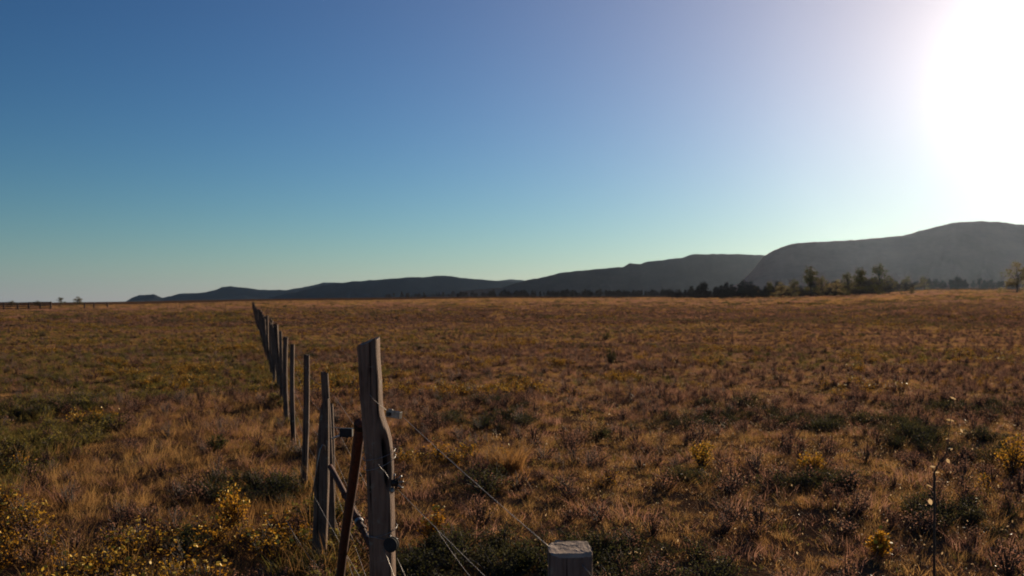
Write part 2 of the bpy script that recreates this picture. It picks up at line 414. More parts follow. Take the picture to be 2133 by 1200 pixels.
def proto_coll(name, fns):
    c = bpy.data.collections.new(name)
    for i, (fn, mats) in enumerate(fns):
        rs = np.random.default_rng(100 + i * 7 + len(name)); mb = MB(); fn(mb, rs)
        me = mb.mesh('%s_form' % name)
        for m in mats: me.materials.append(m)
        o = bpy.data.objects.new('%s_form_%02d' % (name, i), me); c.objects.link(o)
    return c
def tuft(n, h, sp, wd, ln): return lambda mb, rs: blades(mb, rs, n, h, sp, wd, ln)
def patch(k, R_, n, h, sp, wd, ln):
    def f(mb, rs):
        for _ in range(k):
            a = rs.uniform(0, 6.28); r = R_ * math.sqrt(rs.random())
            blades(mb, rs, n, h * (.6 + .8 * rs.random()), sp, wd, ln, base=(r * math.cos(a), r * math.sin(a)), seg=2)
    return f
G3 = [M_twig]
C_straw = proto_coll('straw', [(tuft(64, .14, .12, .003, .95), [M_straw]), (tuft(54, .18, .11, .003, .85), [M_straw]), (tuft(75, .11, .13, .0035, 1.0), [M_straw]), (tuft(30, .28, .08, .003, .6), [M_straw])])
C_rust = proto_coll('rust', [(lambda mb, rs: shrublet(mb, rs, .15, .15, 30, 300, .013), [M_rusth, M_twig, M_flower]),
                             (lambda mb, rs: shrublet(mb, rs, .19, .13, 28, 280, .013), [M_rusth, M_twig, M_flower]),
                             (tuft(50, .17, .12, .005, 1.0), [M_rusth])])
C_green = proto_coll('green', [(tuft(60, .12, .10, .005, .8), [M_green]), (tuft(45, .2, .08, .005, .8), [M_green]), (lambda mb, rs: shrublet(mb, rs, .15, .14, 20, 190, .022), [M_green, M_twig, M_flower])])
C_dark = proto_coll('dark', [(lambda mb, rs: shrublet(mb, rs, .18, .18, 30, 420, .016), [M_dark, M_twig, M_flower]), (lambda mb, rs: shrublet(mb, rs, .14, .22, 30, 440, .016), [M_dark, M_twig, M_flower])])
C_flow = proto_coll('flow', [(lambda mb, rs: shrublet(mb, rs, .22, .14, 24, 170, .018, 9, .011), [M_ochre, M_twig, M_flower]), (lambda mb, rs: shrublet(mb, rs, .17, .16, 24, 190, .018, 5, .011), [M_ochre, M_twig, M_flower])])
def litter(mb, rs):
    for _ in range(7):
        leaf(mb, rs, (rs.normal() * .12, rs.normal() * .12, .02 + .1 * rs.random()), .016, 0, .5, .45)
    for _ in range(2):
        p = Vector((rs.normal() * .1, rs.normal() * .1, .03)); q = p + Vector((rs.normal() * .06, rs.normal() * .06, .05 + .06 * rs.random()))
        mb.tube([p, (p + q) / 2 + Vector(rs.normal(size=3)) * .012, q], .0009, 3, 0)
C_lit = proto_coll('litter', [(litter, [M_litter]), (litter, [M_litter]), (litter, [M_litter])])
C_mat = proto_coll('mat', [(tuft(46, .07, .13, .005, 1.0), [M_rusth]), (tuft(46, .08, .12, .005, 1.0), [M_straw]), (tuft(46, .06, .13, .005, 1.0), [M_green]), (tuft(40, .075, .14, .005, 1.0), [M_straw])])
C_farstraw = proto_coll('farstraw', [(patch(14, .7, 16, .22, .12, .014, .7), [M_straw]), (patch(12, .8, 16, .28, .12, .014, .6), [M_straw])])
C_farrust = proto_coll('farrust', [(patch(16, .7, 16, .17, .15, .016, .9), [M_rusth]), (patch(14, .8, 16, .2, .14, .016, .9), [M_rusth])])
C_fardark = proto_coll('fardark', [(patch(14, .7, 16, .2, .15, .018, .9), [M_dark])])  # dark growth added to darken the far field where shadow gaps are missing
C_fargreen = proto_coll('fargreen', [(patch(12, .6, 16, .16, .15, .016, .9), [M_green])])

def scatter(name, label, cat, pts, scl, coll, nform):
    n = len(pts)
    me = bpy.data.meshes.new(name); me.from_pydata(pts.tolist(), [], []); me.update()
    a = me.attributes.new('rot', 'FLOAT_VECTOR', 'POINT')
    rot = np.stack([rng.normal(0, .08, n), rng.normal(0, .08, n), rng.uniform(0, 6.283, n)], -1).astype(np.float32)
    a.data.foreach_set('vector', rot.ravel())
    a = me.attributes.new('scl', 'FLOAT', 'POINT'); a.data.foreach_set('value', scl.astype(np.float32))
    a = me.attributes.new('idx', 'INT', 'POINT'); a.data.foreach_set('value', rng.integers(0, nform, n).astype(np.int32))
    o = bpy.data.objects.new(name, me); col.objects.link(o)
    g = bpy.data.node_groups.new(name + '_scatter', 'GeometryNodeTree')
    g.interface.new_socket('Geometry', in_out='INPUT', socket_type='NodeSocketGeometry')
    g.interface.new_socket('Geometry', in_out='OUTPUT', socket_type='NodeSocketGeometry')
    gi, go = N(g, 'NodeGroupInput'), N(g, 'NodeGroupOutput')
    ci = N(g, 'GeometryNodeCollectionInfo'); ci.inputs['Collection'].default_value = coll
    ci.inputs['Separate Children'].default_value = True; ci.inputs['Reset Children'].default_value = True
    ip = N(g, 'GeometryNodeInstanceOnPoints'); ip.inputs['Pick Instance'].default_value = True
    def at(nm, ty):
        x = N(g, 'GeometryNodeInputNamedAttribute', data_type=ty); x.inputs['Name'].default_value = nm; return x.outputs['Attribute']
    g.links.new(gi.outputs[0], ip.inputs['Points']); g.links.new(ci.outputs[0], ip.inputs['Instance'])
    g.links.new(at('idx', 'INT'), ip.inputs['Instance Index']); g.links.new(at('rot', 'FLOAT_VECTOR'), ip.inputs['Rotation'])
    g.links.new(at('scl', 'FLOAT'), ip.inputs['Scale']); g.links.new(ip.outputs[0], go.inputs[0])
    md = o.modifiers.new('scatter', 'NODES'); md.node_group = g
    tag(o, label, cat, kind='stuff'); return o

def area(r0, r1, dens, spread=44):
    th = 2 * R(spread); n = int(th / 2 * (r1 * r1 - r0 * r0) * dens)
    r = np.sqrt(rng.uniform(r0 * r0, r1 * r1, n)); a = rng.uniform(-R(spread), R(spread), n)
    return r * np.sin(a), r * np.cos(a), r
# cover fields in the world
def fields(x, y):
    big = fbm(x / 9, y / 9, 21, 3); mid = fbm(x / 2.6, y / 2.6, 33, 3); sm = fbm(x / 1.1, y / 1.1, 57, 2)
    return big, mid, sm
sets = {k: [] for k in ('straw', 'rust', 'green', 'dark', 'flow', 'lit', 'mat', 'fs', 'fr', 'fg', 'fd')}
def put(k, x, y, s, sel):
    x, y, s = x[sel], y[sel], s[sel]
    sets[k].append(np.stack([x, y, ground_z(x, y), s], -1))
for r0, r1, dens in ((3.6, 16, 62), (16, 34, 28), (34, 75, 12), (75, 230, 4.5)):
    x, y, r = area(r0, r1, dens); kp = rng.random(len(x)) < sstep(235, 130, r); x, y, r = x[kp], y[kp], r[kp]; big, mid, sm = fields(x, y); u = rng.random(len(x)); s = rng.uniform(.6, 1.25, len(x))
    s = s * (1.0 if r1 < 20 else .85 if r1 < 80 else 1.35)
    left = sstep(.3, -1.2, x / np.maximum(y, 1) * 4 + .4)         # taller, greener growth along and left of the fence
    gap = (sm > .26)
    red = sstep(9, 24, r) * .56 + .13
    near = sstep(10, 5.5, r); dk = (mid < .33 + .08 * near + .08 * left * near) & (u < .32 + .24 * near)  # extra dark plants close up and at left stand in for vignette and shading
    fl = (mid > .565) & (sm > .46) & (u > .55 + .2 * sstep(-.1, .25, x / y))
    gr = (big < .47 + .06 * left + .1 * near) & (u < .33 + .3 * left + .2 * near)
    rs_ = ~dk & ~fl & ~gr & (rng.random(len(x)) < red)
    st = ~dk & ~fl & ~gr & ~rs_
    put('dark', x, y, s * .9, dk & gap); put('flow', x, y, s, fl); put('green', x, y, s, gr & gap)
    put('rust', x, y, s, rs_ & gap); put('straw', x, y, s * (.52 + .34 * left), st & gap & (rng.random(len(x)) < .8))
x, y, r = area(3.6, 30, 26); big, mid, sm = fields(x, y)
put('lit', x, y, rng.uniform(.6, 1.3, len(x)), (rng.random(len(x)) < (.06 + .94 * sstep(-.1, .3, x / y)) * sstep(32, 10, r)))
x, y, r = area(3.6, 26, 40); put('mat', x, y, rng.uniform(.7, 1.3, len(x)), r > 0)
x, y, r = area(26, 60, 14); put('mat', x, y, rng.uniform(1.1, 1.7, len(x)), r > 0)
for r0, r1, dens in ((70, 150, 1.1), (150, 420, .34)):
    x, y, r = area(r0, r1, dens); kp = rng.random(len(x)) < sstep(70, 240, r); x, y, r = x[kp], y[kp], r[kp]; big, mid, sm = fields(x / 4, y / 4); u = rng.random(len(x)); s = rng.uniform(.8, 1.4, len(x)) * (1 if r1 < 200 else 1.7)
    g_ = (mid < .42) & (u < .45); r_ = ~g_ & (u + (big - .5) < .86)
    fd_ = rng.random(len(x)) < .22; put('fd', x, y, s, fd_); put('fg', x, y, s, g_ & ~fd_); put('fr', x, y, s, r_ & ~fd_); put('fs', x, y, s, ~g_ & ~r_ & ~fd_)
# growth gathered at the feet of the posts
feet = [((q_ - CX) / FPX * d_, d_) for q_, d_ in ((690, 5.88), (633, 7.72), (611, 9.54), (597, 11.5), (587, 13.4), (584, 16.1), (664, 5.5), (668, 5.45), (698, 5.0), (688, 6.6), (850, 4.0))] + [(-.308 * d_ + .505, d_) for d_ in np.arange(17, 60, 1.1)]
for i_, (fx_, fy_) in enumerate(feet):
    m_ = 16 if i_ < 11 else 6; a_ = rng.uniform(0, 6.283, m_); q_ = .04 + .2 * rng.random(m_); x, y = fx_ + q_ * np.cos(a_), fy_ + q_ * np.sin(a_) * .8 - .05
    put('straw', x, y, rng.uniform(.8, 1.5, m_), np.arange(m_) % 2 == 0); put('green', x, y, rng.uniform(.8, 1.4, m_), np.arange(m_) % 2 == 1)
info = {'straw': ('dry_grass', 'dry straw-brown grass tufts all over the near field', 'grass', C_straw, 4),
        'rust': ('rusty_ground_cover', 'low rust-brown herbs carpeting the field between the grass', 'ground cover', C_rust, 3),
        'green': ('olive_grass', 'short olive green grass in patches of the near field', 'grass', C_green, 3),
        'dark': ('dark_ground_cover', 'dark green low ground cover in hollows of the near field', 'ground cover', C_dark, 2),
        'flow': ('flowering_ground_cover', 'ochre ground cover with tiny yellow flowers across the near field', 'ground cover', C_flow, 2),
        'lit': ('leaf_litter', 'pale glinting dry leaves and stalks strewn over the ground', 'leaf litter', C_lit, 3),
        'mat': ('low_ground_cover', 'fine low mat of brown and olive growth covering the soil', 'ground cover', C_mat, 4),
        'fs': ('far_dry_grass', 'straw-coloured grass of the distant field', 'grass', C_farstraw, 2),
        'fr': ('far_rusty_ground_cover', 'rust-brown low growth of the distant field', 'ground cover', C_farrust, 2),
        'fd': ('far_shadow_gap_cover', 'dark low growth added in place of shadow gaps over the distant field', 'ground cover', C_fardark, 1),
        'fg': ('far_olive_grass', 'olive grass patches of the distant field', 'grass', C_fargreen, 1)}
for k, (nm, lb, ct, cc, nf) in info.items():
    a = np.concatenate(sets[k]); print(nm, len(a)); scatter(nm, lb, ct, a[:, :3], a[:, 3], cc, nf)

# ------------------------------------------------------------------ shrubs one can pick out
def bush(px, py, h, wdt, mats, label, kind='leaf', seed=0, name='shrub', fl=0):
    # py = row of the foot: walk out until the ground is seen there
    d = 3.0
    while d < 400 and HY - (gz((px - CX) / FPX * d, d) - EYE) / d * FPX > py: d *= 1.01
    x = (px - CX) / FPX * d; org = Vector((x, d, gz(x, d)))
    sc_ = d / FPX; H, W = h * sc_, wdt * sc_ / 2
    rs = np.random.default_rng(500 + seed)
    root = empty(name, org); tag(root, label, 'shrub' if name != 'grass_tussock' else 'grass')
    if kind == 'leaf':
        st = MB(); fo = MB(); fw = MB(); tips = []
        for k in range(34):
            a = rs.uniform(0, 6.283); s = rs.random() ** .5; top = Vector((math.cos(a) * W * s, math.sin(a) * W * s, H * (1 - .5 * s * s) * (.75 + .35 * rs.random())))
            mid = top * .5 + Vector(rs.normal(size=3)) * .1 * W; b = top * .04; b.z = -.03
            st.tube([b, mid, top], [.006, .004, .0015], 4); tips.append((b, mid, top))
        ls = max(.02, .05 * H)
        for k in range(900):
            b, m, t = tips[rs.integers(len(tips))]; f = rs.random() ** .5
            c = (b.lerp(m, f * 2) if f < .5 else m.lerp(t, f * 2 - 1)) + Vector(rs.normal(size=3)) * W * .11
            c.z = max(c.z, .01); leaf(fo, rs, c, ls)
        mesh_obj('stem', st.mesh('stem'), M_twig, root); mesh_obj('foliage', fo.mesh('foliage'), mats, root)
        if fl:
            for k in range(fl):
                b, m, t = tips[rs.integers(len(tips))]; c = t + Vector(rs.normal(size=3)) * W * .1
                fw.disc(c, Vector(rs.normal(size=3)) + Vector((0, -.5, 1)), .011 * (.7 + .7 * rs.random()), .003, 6)
            f_ = mesh_obj('flower', fw.mesh('flower'), M_flower, root); f_['kind'] = 'stuff'
    else:
        mb = MB(); blades(mb, rs, 420, H, W * .75, .007, .7, seg=3)
        o = mesh_obj('blade_tuft', mb.mesh('blade_tuft'), mats, root); o['kind'] = 'stuff'
    return root
bush(1271, 760, 40, 30, M_dark, 'small round dark green bush standing alone in mid field', seed=1)
bush(1262, 710, 22, 20, M_dark, 'small dark bush just behind the round one in mid field', seed=2)
bush(1570, 672, 13, 20, M_dark, 'tiny dark bush far out in the field, right of centre', seed=3)
bush(547, 722, 22, 34, M_dark, 'green bush close behind the far fence posts', seed=4)
bush(283, 770, 36, 46, M_rusth, 'reddish brown bush in the left field', seed=5)
bush(88, 702, 14, 34, M_dark, 'low dark green bush in the far left field', seed=6)
bush(450, 945, 40, 46, M_dark, 'dark green bush among grass left of the fence', seed=7)
bush(1462, 975, 62, 52, M_ochre, 'yellow-topped bush in the right foreground, slightly apart', seed=8, fl=16)
bush(2108, 990, 88, 66, M_ochre, 'pale yellow bush at the right edge of the field', seed=9, fl=24)
bush(1832, 1160, 50, 52, M_ochre, 'low bush with bright yellow flowers, bottom right', seed=10, fl=30)
bush(480, 1100, 90, 80, M_ochre, 'orange-yellow flowering bush left of the fence, lower left', seed=11, fl=34)
bush(1012, 1030, 62, 150, M_dark, 'wide dark green bush between tall post and short post', seed=12)
bush(1690, 985, 44, 56, M_ochre, 'small yellowish bush in the right field beyond the flowering one', seed=13, fl=12)
bush(1252, 915, 26, 54, M_dark, 'low dark clump of brush right of centre', seed=14)
bush(1420, 1005, 34, 86, M_dark, 'flat dark clump of brush in front of the yellow-topped bush', seed=15)
bush(1805, 885, 24, 110, M_dark, 'wide flat dark clump of brush in the right field', seed=16)
bush(1058, 985, 76, 84, M_straw, 'tall orange grass tussock behind the wide dark bush', 'grass', 17, name='grass_tussock')
bush(905, 1140, 80, 70, M_ochre, 'yellow flowering bush right beside the tall post', seed=18, fl=30)
bush(395, 1170, 70, 110, M_dark, 'dark leafy bush in the bottom left foreground', seed=19)
bush(1090, 1190, 60, 120, M_dark, 'dark leafy bush at the foot of the short post', seed=20)

# tall dry stalk at the right
def stalk():
    d = 5.0; foot = P(1946, 1190, d); foot.z = gz(foot.x, foot.y) - .03
    root = empty('dry_weed', foot); tag(root, 'tall thin dry weed stalk with glinting leaves at right', 'plant')
    path = [foot, P(1946, 1100, d), P(1947, 1040, d), P(1946, 985, d), P(1956, 965, d), P(1972, 945, d), P(1976, 905, d), P(1981, 870, d), P(1988, 828, d)]
    mb = MB(foot); mb.tube(path, [.008, .0075, .007, .006, .004, .0028, .0024, .002, .001], 6); mb.build('stem', M_twig, root, True)
    for px, py, ln, ang, wd in ((1942, 972, 15, -8, 5), (1950, 984, 16, -8, 5), (1985, 829, 17, -25, 4), (1979, 875, 22, -15, 5), (2003, 897, 12, -60, 3),
                                (1973, 914, 11, 5, 4), (1982, 936, 6, 0, 6), (1975, 960, 13, -60, 6), (1936, 1012, 18, -30, 3), (1938, 1045, 16, -70, 8), (1952, 1003, 10, 10, 3)):
        q = P(px, py, d); k = d / FPX; a = R(ang); u = Vector((math.cos(a), .15, math.sin(a))); v = Vector((-math.sin(a), -.45, math.cos(a))).normalized()
        lb = MB(q); L, W_ = ln * k / 2, wd * k / 2
        lb.add([q - u * L, q - u * L * .2 + v * W_, q + u * L * .5 + v * W_ * .8, q + u * L, q + u * L * .5 - v * W_ * .8 + Vector((0, .004, 0)), q - u * L * .2 - v * W_ + Vector((0, .004, 0))],
               [(0, 1, 4 + 1), (1, 2, 4, 5), (2, 3, 4)])
        lb.build('leaf', M_litter, root)
        base = min(path, key=lambda p: (p - q).length); pb = MB(base); pb.tube([base, (base + q) / 2 + Vector((0, 0, .006)), q - u * L * .8], .0012, 4)
        pb.build('leaf_stalk', M_twig, root)
stalk()

# ------------------------------------------------------------------ posts
def wood_loft(org, rings, n, seed, groove=(), flute=.05, square=0.0, turn=0.0):
    """rings: (centre Vector, rx, ry); returns MB with side and bottom, and the top ring"""
    rs = np.random.default_rng(seed); ph = rs.uniform(0, 6.28, 4)
    mb = MB(org); vs = []
    for i, (c, rx, ry) in enumerate(rings):
        for k in range(n):
            t = 2 * math.pi * k / n
            f = 1 + flute * (math.sin(2 * t + ph[0]) * .6 + math.sin(3 * t + ph[1] + c.z * 1.5) * .5 + math.sin(7 * t + ph[2]) * .25)
            f += .03 * (float(vnoise(np.array([k * 1.7]), np.array([c.z * 9]), seed)[0]) - .5)
            for gt, gw, gd in groove:
                dlt = (t - gt + math.pi) % (2 * math.pi) - math.pi; f -= gd * math.exp(-(dlt / gw) ** 2)
            if square:      # rounded-square section, turned a little about its axis
                e = 2.0 / square; a_ = t - turn; ca, sa = math.cos(a_), math.sin(a_)
                qx = math.copysign(abs(ca) ** e, ca) * rx * f; qy = math.copysign(abs(sa) ** e, sa) * ry * f
                vs.append(Vector((c.x + qx * math.cos(turn) - qy * math.sin(turn), c.y + qx * math.sin(turn) + qy * math.cos(turn), c.z)))
            else: vs.append(Vector((c.x + math.cos(t) * rx * f, c.y + math.sin(t) * ry * f, c.z)))
    return vs
def loft_faces(m, n): return [(i * n + k, i * n + (k + 1) % n, (i + 1) * n + (k + 1) % n, (i + 1) * n + k) for i in range(m - 1) for k in range(n)]

def strainer_post():
    d = 3.5; k = d / FPX; n = 40
    prof = [(712, 742, 793), (740, 744, 794), (800, 747, 798), (835, 749, 799), (858, 751, 801), (878, 752, 806), (895, 753, 813), (915, 755, 818), (935, 757, 820.5), (960, 760, 822),
            (1020, 763, 823.5), (1100, 766, 825), (1200, 769, 826.5), (1330, 772, 829), (1487, 775, 833), (1530, 776, 834)]
    ys = np.concatenate([np.arange(712, 1210, 7), np.arange(1215, 1531, 30)])
    L = np.interp(ys, [p[0] for p in prof], [p[1] for p in prof]); Rr = np.interp(ys, [p[0] for p in prof], [p[2] for p in prof])
    rings = []
    for y_, l, r in zip(ys, L, Rr):
        c = P((l + r) / 2, y_, d); rings.append((c, ((r - l) / 2 - 4.2) * k, .050 + .006 * (y_ - 700) / 800))
    foot = Vector((rings[-1][0].x, d, gz(rings[-1][0].x, d)))
    vs = wood_loft(foot, rings, n, 5, groove=((R(-118), .10, .16), (R(-55), .06, .06), (R(-150), .06, .05)), flute=.02, square=4.2, turn=R(-4))
    dec = []
    for i, v in enumerate(vs):
        ring, kk = divmod(i, n); t = 2 * math.pi * kk / n; y_ = ys[ring]
        # slanted saw cut at the top
        if ring < 4:
            fr = 1 - ring / 4; v.z += ((v.x - rings[0][0].x) / rings[0][1]) * 9 * k * fr + fr * .004 * math.sin(5 * t)
        # rotten knot hollow on the front right
        tc_ = R(-50) + (y_ - 960) * .0012; dl = (t - tc_ + math.pi) % (2 * math.pi) - math.pi
        prof_ = math.exp(-((y_ - 958) / 52) ** 4) * math.exp(-(dl / .46) ** 4)
        c = rings[ring][0]; ax = Vector((v.x - c.x, v.y - c.y, 0)); v -= ax * prof_ * .62
        dec.append(min(1, prof_ * 1.4))
    root = empty('strainer_post', foot); tag(root, 'tall thick grey wooden post with slanted top and rotten knot hole', 'post')
    mb = MB(foot); mb.add(vs, loft_faces(len(rings), n))
    o = mb.build('trunk', M_post, root, True)
    a = o.data.attributes.new('decay', 'FLOAT', 'POINT'); a.data.foreach_set('value', np.array(dec, np.float32))
    top = MB(foot); c = sum(vs[:n], Vector()) / n + Vector((0, 0, .004)); inner = [c.lerp(v, .6) + Vector((0, 0, .003 * math.sin(i * 2.1))) for i, v in enumerate(vs[:n])]
    top.add(vs[:n] + inner + [c], [(i, n + i, n + (i + 1) % n, (i + 1) % n) for i in range(n)] + [(n + i, 2 * n, n + (i + 1) % n) for i in range(n)])
    top.build('cut_top', M_end, root)
    # binding wire wraps
    for y0, tilt in ((945, 10), (962, 14), (1104, 9), (1117, -7)):
        l, r = np.interp(y0, ys, L), np.interp(y0, ys, Rr); c = P((l + r) / 2, y0, d); pts = []
        for q in range(29):
            t = 2 * math.pi * q / 28; pts.append(c + Vector((math.cos(t) * ((r - l) / 2 * k + .004), math.sin(t) * .062, -tilt * k * math.cos(t + 2.6))))
        w_ = MB(c); w_.tube(pts, .0016, 6); w_.build('binding_wire', M_galv, root, True)
    return root
strainer_post()

def stub_post():
    d = 2.37; k = d / FPX; n = 32; x0 = 1187
    rings = []
    for z_ in np.concatenate([np.linspace(1.008, .6, 22), np.linspace(.5, -.1, 8)]):
        c = Vector(((x0 - CX) / FPX * d, d, z_)); rings.append((c, 45 * k * (1 + .02 * (1 - z_)), .058))
    foot = Vector((rings[0][0].x, d, gz(rings[0][0].x, d)))
    vs = wood_loft(foot, rings, n, 9, groove=((R(-70), .05, .05), (R(-20), .1, .08), (R(60), .2, .07)), flute=.025, square=5.5, turn=R(3))
    rs = np.random.default_rng(3)
    for i in range(n):
        t = 2 * math.pi * i / n; vs[i].z += .003 * math.sin(2 * t + .6) + .0016 * rs.normal() + .006 * math.sin(t)
        # squarish outline
        f = 1 + .05 * math.cos(4 * t); c = rings[0][0]
    for i in range(len(vs)):
        t = 2 * math.pi * (i % n) / n; c = rings[i // n][0]; f = 1.0
        vs[i] = Vector((c.x + (vs[i].x - c.x) * f, c.y + (vs[i].y - c.y) * f, vs[i].z))
    root = empty('stub_post', foot); tag(root, 'short sawn-off wooden post at the bottom edge, nearest the camera', 'post')
    mb = MB(foot); mb.add(vs, loft_faces(len(rings), n)); mb.build('trunk', M_stub, root, True)
    top = MB(foot); c = sum(vs[:n], Vector()) / n + Vector((0, 0, .005)); ring_sets = []
    for f in (.9, .78, .66, .54, .42, .30, .18, .08): ring_sets.append([c.lerp(v, f) for i, v in enumerate(vs[:n])])
    allv = [v.copy() for v in vs[:n]] + sum(ring_sets, []) + [c]; fs = []
    for q_ in allv[n:]:      # rough, slightly hollowed saw cut with splinter ridges running one way
        a_, b_ = (q_.x - c.x) * 90, (q_.y - c.y) * 90
        q_.z = c.z + .05 * (q_.y - c.y) + .03 * (q_.x - c.x) + .0035 * (float(fbm(np.array([a_ * 2.2 + 5]), np.array([b_ * .5 + 9]), 4, 3)[0]) - .5) + .003 * (float(vnoise(np.array([a_ * .4 + 3]), np.array([b_ * .4]), 6)[0]) - .5)
    NR = len(ring_sets)
    for j in range(NR): fs += [(j * n + i, (j + 1) * n + i, (j + 1) * n + (i + 1) % n, j * n + (i + 1) % n) for i in range(n)]
    fs += [(NR * n + i, NR * n + n, NR * n + (i + 1) % n) for i in range(n)]
    top.add(allv, fs); top.build('cut_top', M_end, root)
    st = MB(foot); pts = [P(1212, 1176, d - .062), P(1222, 1188, d - .067), P(1232, 1200, d - .06), P(1236, 1215, d - .04)]
    st.tube(pts, .0014, 6); st.build('staple_wire', M_galv, root, True)
    return root
stub_post()

# ------------------------------------------------------------------ the long fence
SL, OFF = -.308, .505
def fence_x(d): return SL * d + OFF
def stake_mesh(seed, r0, h, n=16):
    rs = np.random.default_rng(seed); rings = []; wx, wy = rs.normal(0, .008), rs.normal(0, .008)
    for j in range(9):
        t = j / 8; rings.append((Vector((wx * math.sin(t * 3), wy * math.sin(t * 4), h - (h + .15) * t)), r0 * (.9 + .15 * t), r0 * (.85 + .15 * t)))
    vs = wood_loft((0, 0, 0), rings, n, seed, flute=.05, square=3.6)
    for i in range(n): vs[i].z += rs.normal() * .006 + .25 * vs[i].x
    mb = MB(); mb.add(vs, loft_faces(9, n)); mb.add(vs[:n], [tuple(range(n))]); return mb.mesh('fence_post', False)
frng = np.random.default_rng(41)
forg = Vector((fence_x(5.88), 5.88, gz(fence_x(5.88), 5.88)))
fence = empty('wire_fence', forg); tag(fence, 'long wire fence of thin grey stakes running away to the horizon', 'fence')
stakes = [stake_mesh(60 + i, r, 1.2) for i, r in enumerate((.028, .03, .026, .032))]
thick = stake_mesh(70, .05, 1.24)
for s in stakes + [thick]: s.materials.append(M_stake)
dist = [5.88, 7.72, 9.54, 11.5, 13.4, 16.1]; tops = [677, 638, 609, 595, 583, 575]; bases = [690, 633, 611, 597, 587, 584]; lean = [0] * 6
while dist[-1] < 150: dist.append(dist[-1] + 1.1 + frng.normal(0, .08)); lean.append(frng.normal(.01, .02))
heads = []
for i, (d, ln) in enumerate(zip(dist, lean)):
    me = thick if (i == 5 or (i > 8 and i % 9 == 5)) else stakes[i % 4]
    o = bpy.data.objects.new('fence_post', me); col.objects.link(o); o.parent = fence
    x = fence_x(d) + frng.normal(0, .012); z = gz(x, d); s = 1 + frng.normal(0, .03)
    if i < 6:
        s = (1.2 - z * .9) / 1.2; x = (bases[i] - CX) / FPX * d; z = gz(x, d); ln = (bases[i] - tops[i]) / FPX * d / 1.2
    o.location = Vector((x, d, z)) - forg; o.rotation_euler = (Matrix.Rotation(-ln, 3, 'Y') @ Matrix.Rotation(frng.normal(0, .015), 3, 'X') @ Matrix.Rotation(frng.normal(-.05, .12) + math.pi / 2 * frng.integers(0, 4), 3, 'Z')).to_euler(); o.scale = (1, 1, s)
    heads.append(Vector((x, d, z)))
for hgt in (.22, .42, .64, .86, 1.06):
    mb = MB(forg); p0 = P(790, 900, 3.56); p0.z = gz(p0.x, p0.y) + hgt
    mb.tube([p0] + [h + Vector((.028, 0, hgt)) for h in heads], .0008, 5); mb.build('wire', M_wire, fence)

# leaning thick stake in front of the first thin one
def brace_stake():
    d = 5.5; a, b = P(677, 836, d), P(664, 1182, d); b.z = gz(b.x, d) - .1
    rings = []
    for t in np.linspace(0, 1, 14):
        rings.append((a.lerp(b, float(t)), .024 + .022 * min(1, t * 2.2) ** .7, .024 + .018 * min(1, t * 2.2)))
    foot = Vector((b.x, d, b.z + .1)); vs = wood_loft(foot, rings, 16, 77, groove=((R(-60), .12, .15),), flute=.04, square=3.6)
    for i in range(16): vs[i].z += .008 * math.sin(i * 1.1) + .9 * (vs[i].x - a.x)
    root = empty('leaning_post', foot); tag(root, 'dark leaning wooden post against the nearest thin fence stake', 'post')
    mb = MB(foot); mb.add(vs, loft_faces(14, 16)); mb.add(vs[:16], [tuple(range(16))]); mb.build('trunk', M_stake, root, True)
    d2 = d - .06
    w_ = MB(foot); pts = [P(677, 944, d2), P(677, 930, d2), P(672, 926, d2), P(667, 936, d2 - .01), P(660, 975, d2), P(654, 1010, d2), P(649, 1042, d2 + .01)]
    w_.tube(pts, .004, 8); w_.build('bent_wire', M_galv, root, True)
    return root
brace_stake()
lit = stake_mesh(90, .024, 1.0); lit.materials.append(M_stake)
q = P(688, 843, 6.6); o = mesh_obj('short_stake', lit, M_stake); o.location = (q.x, 6.6, gz(q.x, 6.6)); o.scale = (1, 1, (q.z - gz(q.x, 6.6)) / 1.0)
tag(o, 'short sunlit stake just behind the first thin fence stake', 'post')

# rusty stays
def pipe(name, label, a, b, r, cat, extra=None):
    root = empty(name, b); tag(root, label, cat)
    u = (b - a).normalized(); mb = MB(b)
    mb.tube([a + (b - a) * t + Vector((math.sin(t * 9) * .002, 0, 0)) for t in np.linspace(0, 1, 14)], r, 12); mb.build('pipe', M_rust, root, True)
    return root, u
a = P(751, 880, 3.68); b = Vector((fence_x(5.0), 5.0, gz(fence_x(5.0), 5.0) - .08))
r1, u = pipe('rusty_stay', 'straight rusty iron stay leaning from the tall post to the ground', a, b, .024, 'stay')
cp = MB(b); cp.disc(a + u * .02, u, .028, .03, 14); cp.build('end_collar', M_darksteel, r1)
a2 = P(688, 972, 5.35); b2 = P(806, 1200, 4.35); e2 = b2 + (b2 - a2) * .35
e2.z = max(e2.z, gz(e2.x, e2.y) - .1)
r2, u2 = pipe('rusty_brace', 'second rusty iron brace crossing behind the stay', a2, e2, .017, 'stay')
for f, rr in ((.30, .022), (.52, .024), (.56, .026), (.62, .024)):
    c = a2.lerp(b2, f); g_ = MB(e2); g_.disc(c, u2, rr, .022, 12); g_.build('clamp_ring', M_galv if f in (.56,) else M_rust, r2)
cw = MB(e2); pts = []
for i in range(60):
    f = .58 + .36 * i / 59; c = a2.lerp(b2, f); v1 = u2.orthogonal().normalized(); v2 = u2.cross(v1); t = i * .75
    pts.append(c + (v1 * math.cos(t) + v2 * math.sin(t)) * .0195)
cw.tube(pts, .0028, 5); cw.build('wound_wire', M_rust, r2, True)

